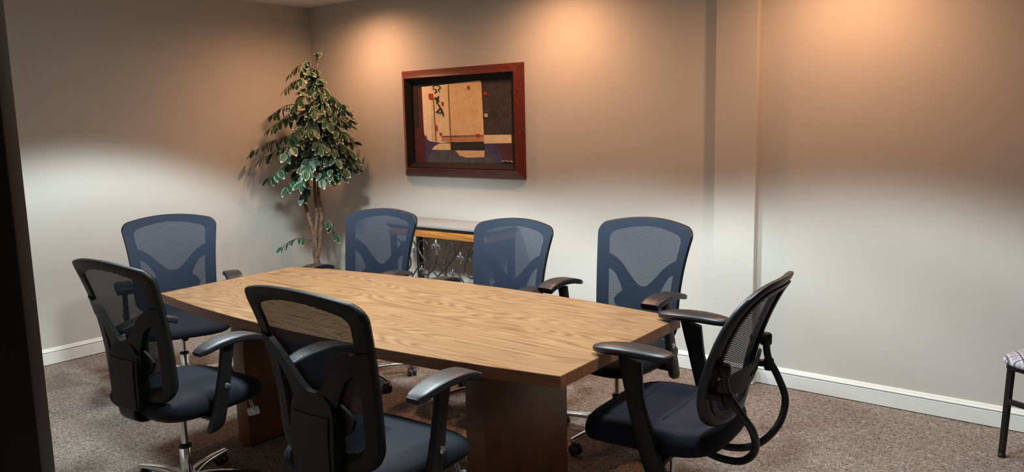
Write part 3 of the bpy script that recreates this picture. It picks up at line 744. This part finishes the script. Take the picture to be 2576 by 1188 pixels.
# ------------------------------------------------------------------ artificial ficus in the corner
def build_tree():
    bx, by_ = 0.44, -0.41
    root = thing('ficus_tree', 'tall artificial ficus with cream-edged leaves in the corner behind the table', 'plant', (bx, by_, 0))
    prof = [(.02, .0), (.115, .0), (.122, .01), (.150, .24), (.158, .245), (.158, .262), (.146, .262), (.142, .235), (.02, .230)]
    pot = obj('planter', lathe(B(), prof, 28), 'planter_weave', root)
    obj('moss', lathe(B(), [(.139, .2355), (.10, .245), (.03, .250)], 20), 'soil_moss', pot)
    cr = Vector((.78, .62, 0)); cf = Vector((.62, -.78, 0))     # across the room corner / out towards the room
    def P(a, b, z): return cr * a + cf * b + Vector((0, 0, z))
    def stem(pts, r, name='trunk'):
        return obj(name, tube(B(), catmull(pts, 6), r, 9), 'trunk_bark', root)
    stem([P(-.01, .015, .23), P(-.012, .018, .36), P(.008, .022, .48), P(.03, .0, .58), P(.052, -.012, .72), P(.065, .0, .86), P(.052, .01, 1.0), P(.06, .02, 1.2), P(.075, .01, 1.5)], [.026, .025, .021, .020, .018, .016, .014, .011, .006])
    stem([P(.014, -.01, .23), P(.016, -.006, .38), P(-.006, .0, .50), P(-.004, .02, .60), P(-.008, .02, .72), P(-.045, .01, .86), P(-.075, .0, 1.0), P(-.06, -.01, 1.2), P(.0, .0, 1.45)], [.022, .021, .019, .018, .016, .015, .012, .008, .005])
    stem([P(.0, -.02, .23), P(.02, .012, .42), P(.012, .03, .54), P(.012, .016, .70), P(.025, -.01, .85), P(.02, 0, 1.0), P(.03, .0, 1.3), P(.055, .0, 1.6), P(.085, .0, 1.85), P(.10, 0, 2.05)], [.018, .017, .016, .015, .013, .012, .010, .008, .006, .003])
    # leaf blades: green centre strip, cream margin, slight fold and droop
    def leaf_mesh(k):
        bm = B(); L, Wd = 1.0, (.54, .60, .48)[k]; rows = []
        n = 6
        for i in range(n + 1):
            t = i / n; w_ = Wd / 2 * math.sin(PI * t ** .8) ** .75 if 0 < t < 1 else 0.012
            inner = w_ * .87
            z = -.16 * t * t; tip = L * t
            rows.append([bm.verts.new((x, tip, z + zz)) for x, zz in ((-w_, .10 * w_), (-inner, .04 * w_), (0, -.06 * w_), (inner, .04 * w_), (w_, .10 * w_))])
        for i in range(n):
            for j in range(4):
                f = bm.faces.new((rows[i][j], rows[i][j + 1], rows[i + 1][j + 1], rows[i + 1][j])); f.material_index = 1 if j in (0, 3) or i == n - 1 else 0
        me = bpy.data.meshes.new('leaf'); bm.to_mesh(me); bm.free()
        me.materials.append(MATS['leaf_green']); me.materials.append(MATS['leaf_cream'])
        for p in me.polygons: p.use_smooth = True
        return me
    LM = [leaf_mesh(k) for k in range(3)]
    rnd = random.Random(21)
    bulk = B(); count = [0]
    def put_leaf(pos, d, size):
        d = d.normalized(); o2 = Vector((pos.x, pos.y, 0)); o2 = o2.normalized() if o2.length > .02 else Vector((.6, -.8, 0)); upv = Vector((0, 0, .55)) + o2 * .8 + Vector((rnd.uniform(-.6, .6), rnd.uniform(-.6, .6), 0)); x = d.cross(upv).normalized(); z = x.cross(d)
        wpos = pos + Vector((bx, by_, 0)) + d * size
        if wpos.x < .03 or wpos.y > -.03 or pos.x + bx < .02 or pos.y + by_ > -.02: return
        M = Matrix((( x.x, d.x, z.x, pos.x), (x.y, d.y, z.y, pos.y), (x.z, d.z, z.z, pos.z), (0, 0, 0, 1))) @ Matrix.Scale(size, 4)
        me = LM[rnd.randrange(3)]
        if count[0] < 300:
            o = bpy.data.objects.new('leaf', me); COL.objects.link(o); o.parent = root; o.matrix_local = M; count[0] += 1
        else:
            n0 = len(bulk.verts); bulk.verts.ensure_lookup_table()
            vsn = [bulk.verts.new(M @ v.co) for v in me.vertices]
            for p in me.polygons:
                f = bulk.faces.new([vsn[i] for i in p.vertices]); f.material_index = p.material_index; f.smooth = True
    def axis(z):
        t = max(0, (z - 1.0) / 1.1); return cr * (.0 + .10 * t)
    def sprig(start, tip, nl, size, droop=.5):
        mid = start.lerp(tip, .55) + Vector((0, 0, .045))
        pts = catmull([start, mid, tip], 5)
        for p in pts:
            wp = p + Vector((bx, by_, 0))
            p.x = max(p.x, .02 - bx); p.y = min(p.y, -.02 - by_)
        obj('branch', tube(B(), pts, [.004, .003, .0018], 5), 'twig', root)
        for i in range(nl):
            t = .25 + .75 * (i + .5) / nl; q = t * (len(pts) - 1); k = min(int(q), len(pts) - 2); p = pts[k].lerp(pts[k + 1], q - k)
            tg = (pts[k + 1] - pts[k]).normalized(); sd = tg.cross(Vector((0, 0, 1))).normalized() * (1 if i % 2 else -1)
            d = tg * rnd.uniform(.2, .8) + sd * rnd.uniform(.15, 1.0) + Vector((rnd.uniform(-.3, .3), rnd.uniform(-.3, .3), -droop * rnd.uniform(.4, 1.5)))
            put_leaf(p, d, size * rnd.uniform(.8, 1.15))
        put_leaf(pts[-1], tg + Vector((0, 0, -.3)), size)
    sprig(P(.0, .02, .63), P(-.25, .10, .60), 10, .074, .9)
    sprig(P(.06, .0, .80), P(.19, .05, .68), 8, .074, .9)
    # sprays: reach across the corner, reach out into the room, height of the tip
    tips = [(-.15, .20, 1.09), (-.016, .24, 1.12), (-.05, .12, 1.02), (.13, .20, 1.145), (.27, .10, 1.18), (-.32, .10, 1.16), (-.22, .26, 1.20), (.05, .33, 1.22),
            (-.38, .08, 1.30), (-.45, .02, 1.37), (.37, .04, 1.31), (.26, .22, 1.30), (-.10, .34, 1.36), (.16, .30, 1.40), (-.28, .22, 1.40), (.33, .02, 1.44),
            (-.08, .26, 1.46), (.08, .24, 1.53), (-.30, .04, 1.55), (.31, .02, 1.57), (.20, .16, 1.58), (-.18, .18, 1.60), (-.295, .02, 1.65), (.25, .0, 1.68),
            (.10, .18, 1.68), (-.06, .16, 1.72), (.21, .04, 1.78), (.14, .10, 1.80), (-.165, .04, 1.85), (.065, .08, 1.855), (-.03, .10, 1.90), (-.12, .02, 1.97), (.07, .03, 1.95), (.0, .06, 2.00),
            (.20, -.10, 1.28), (-.16, -.12, 1.32), (.12, -.14, 1.50), (-.12, -.10, 1.55), (.10, -.12, 1.70), (.24, .10, 1.48), (.30, .14, 1.22), (-.02, .02, 1.24), (.34, .08, 1.36), (.22, .20, 1.38), (.30, .10, 1.50), (.26, .12, 1.62), (.34, -.02, 1.26), (.18, .10, 1.72), (.28, .0, 1.72)]
    for a, b, z in tips:
        ax = axis(z); t = P(a, b, z); r = math.hypot(a, b)
        s0 = ax * .8 + Vector((t.x, t.y, 0)) * .10 + Vector((0, 0, z + .03 + r * .16))
        sprig(s0, t, 13 if r > .25 else 10, .090 if z < 1.75 else .072, .8)
    # crown tip and the two low sprigs
    sprig(P(.09, 0, 1.96), P(.10, 0, 2.10), 8, .055, -.3)
    sprig(P(.08, 0, 1.86), P(.06, .05, 1.98), 9, .066, .3)
    sprig(P(.08, 0, 1.80), P(.12, .04, 1.92), 9, .066, .3)
    sprig(P(.07, 0, 1.74), P(-.02, .06, 1.84), 9, .070, .4)
    for i in range(90):
        z = rnd.uniform(1.14, 1.72); a = rnd.uniform(0, 2 * PI); r = (.36 - .22 * (z - 1.14) / .6) * rnd.uniform(.2, .75); c = axis(z) + cr * rnd.uniform(-.02, .20); d = Vector((math.cos(a), math.sin(a), 0))
        for k in range(6): put_leaf(c + d * r * rnd.uniform(.6, 1.2) + Vector((rnd.uniform(-.04, .04), rnd.uniform(-.04, .04), z + rnd.uniform(-.04, .04))), d + Vector((rnd.uniform(-.6, .6), rnd.uniform(-.6, .6), -rnd.uniform(.2, .9))), .08)
    if len(bulk.verts):
        me = bpy.data.meshes.new('inner_foliage'); bulk.to_mesh(me); me.materials.append(MATS['leaf_green']); me.materials.append(MATS['leaf_cream'])
        o = bpy.data.objects.new('inner_foliage', me); COL.objects.link(o); o.parent = root; o['kind'] = 'stuff'
    bulk.free()
build_tree()
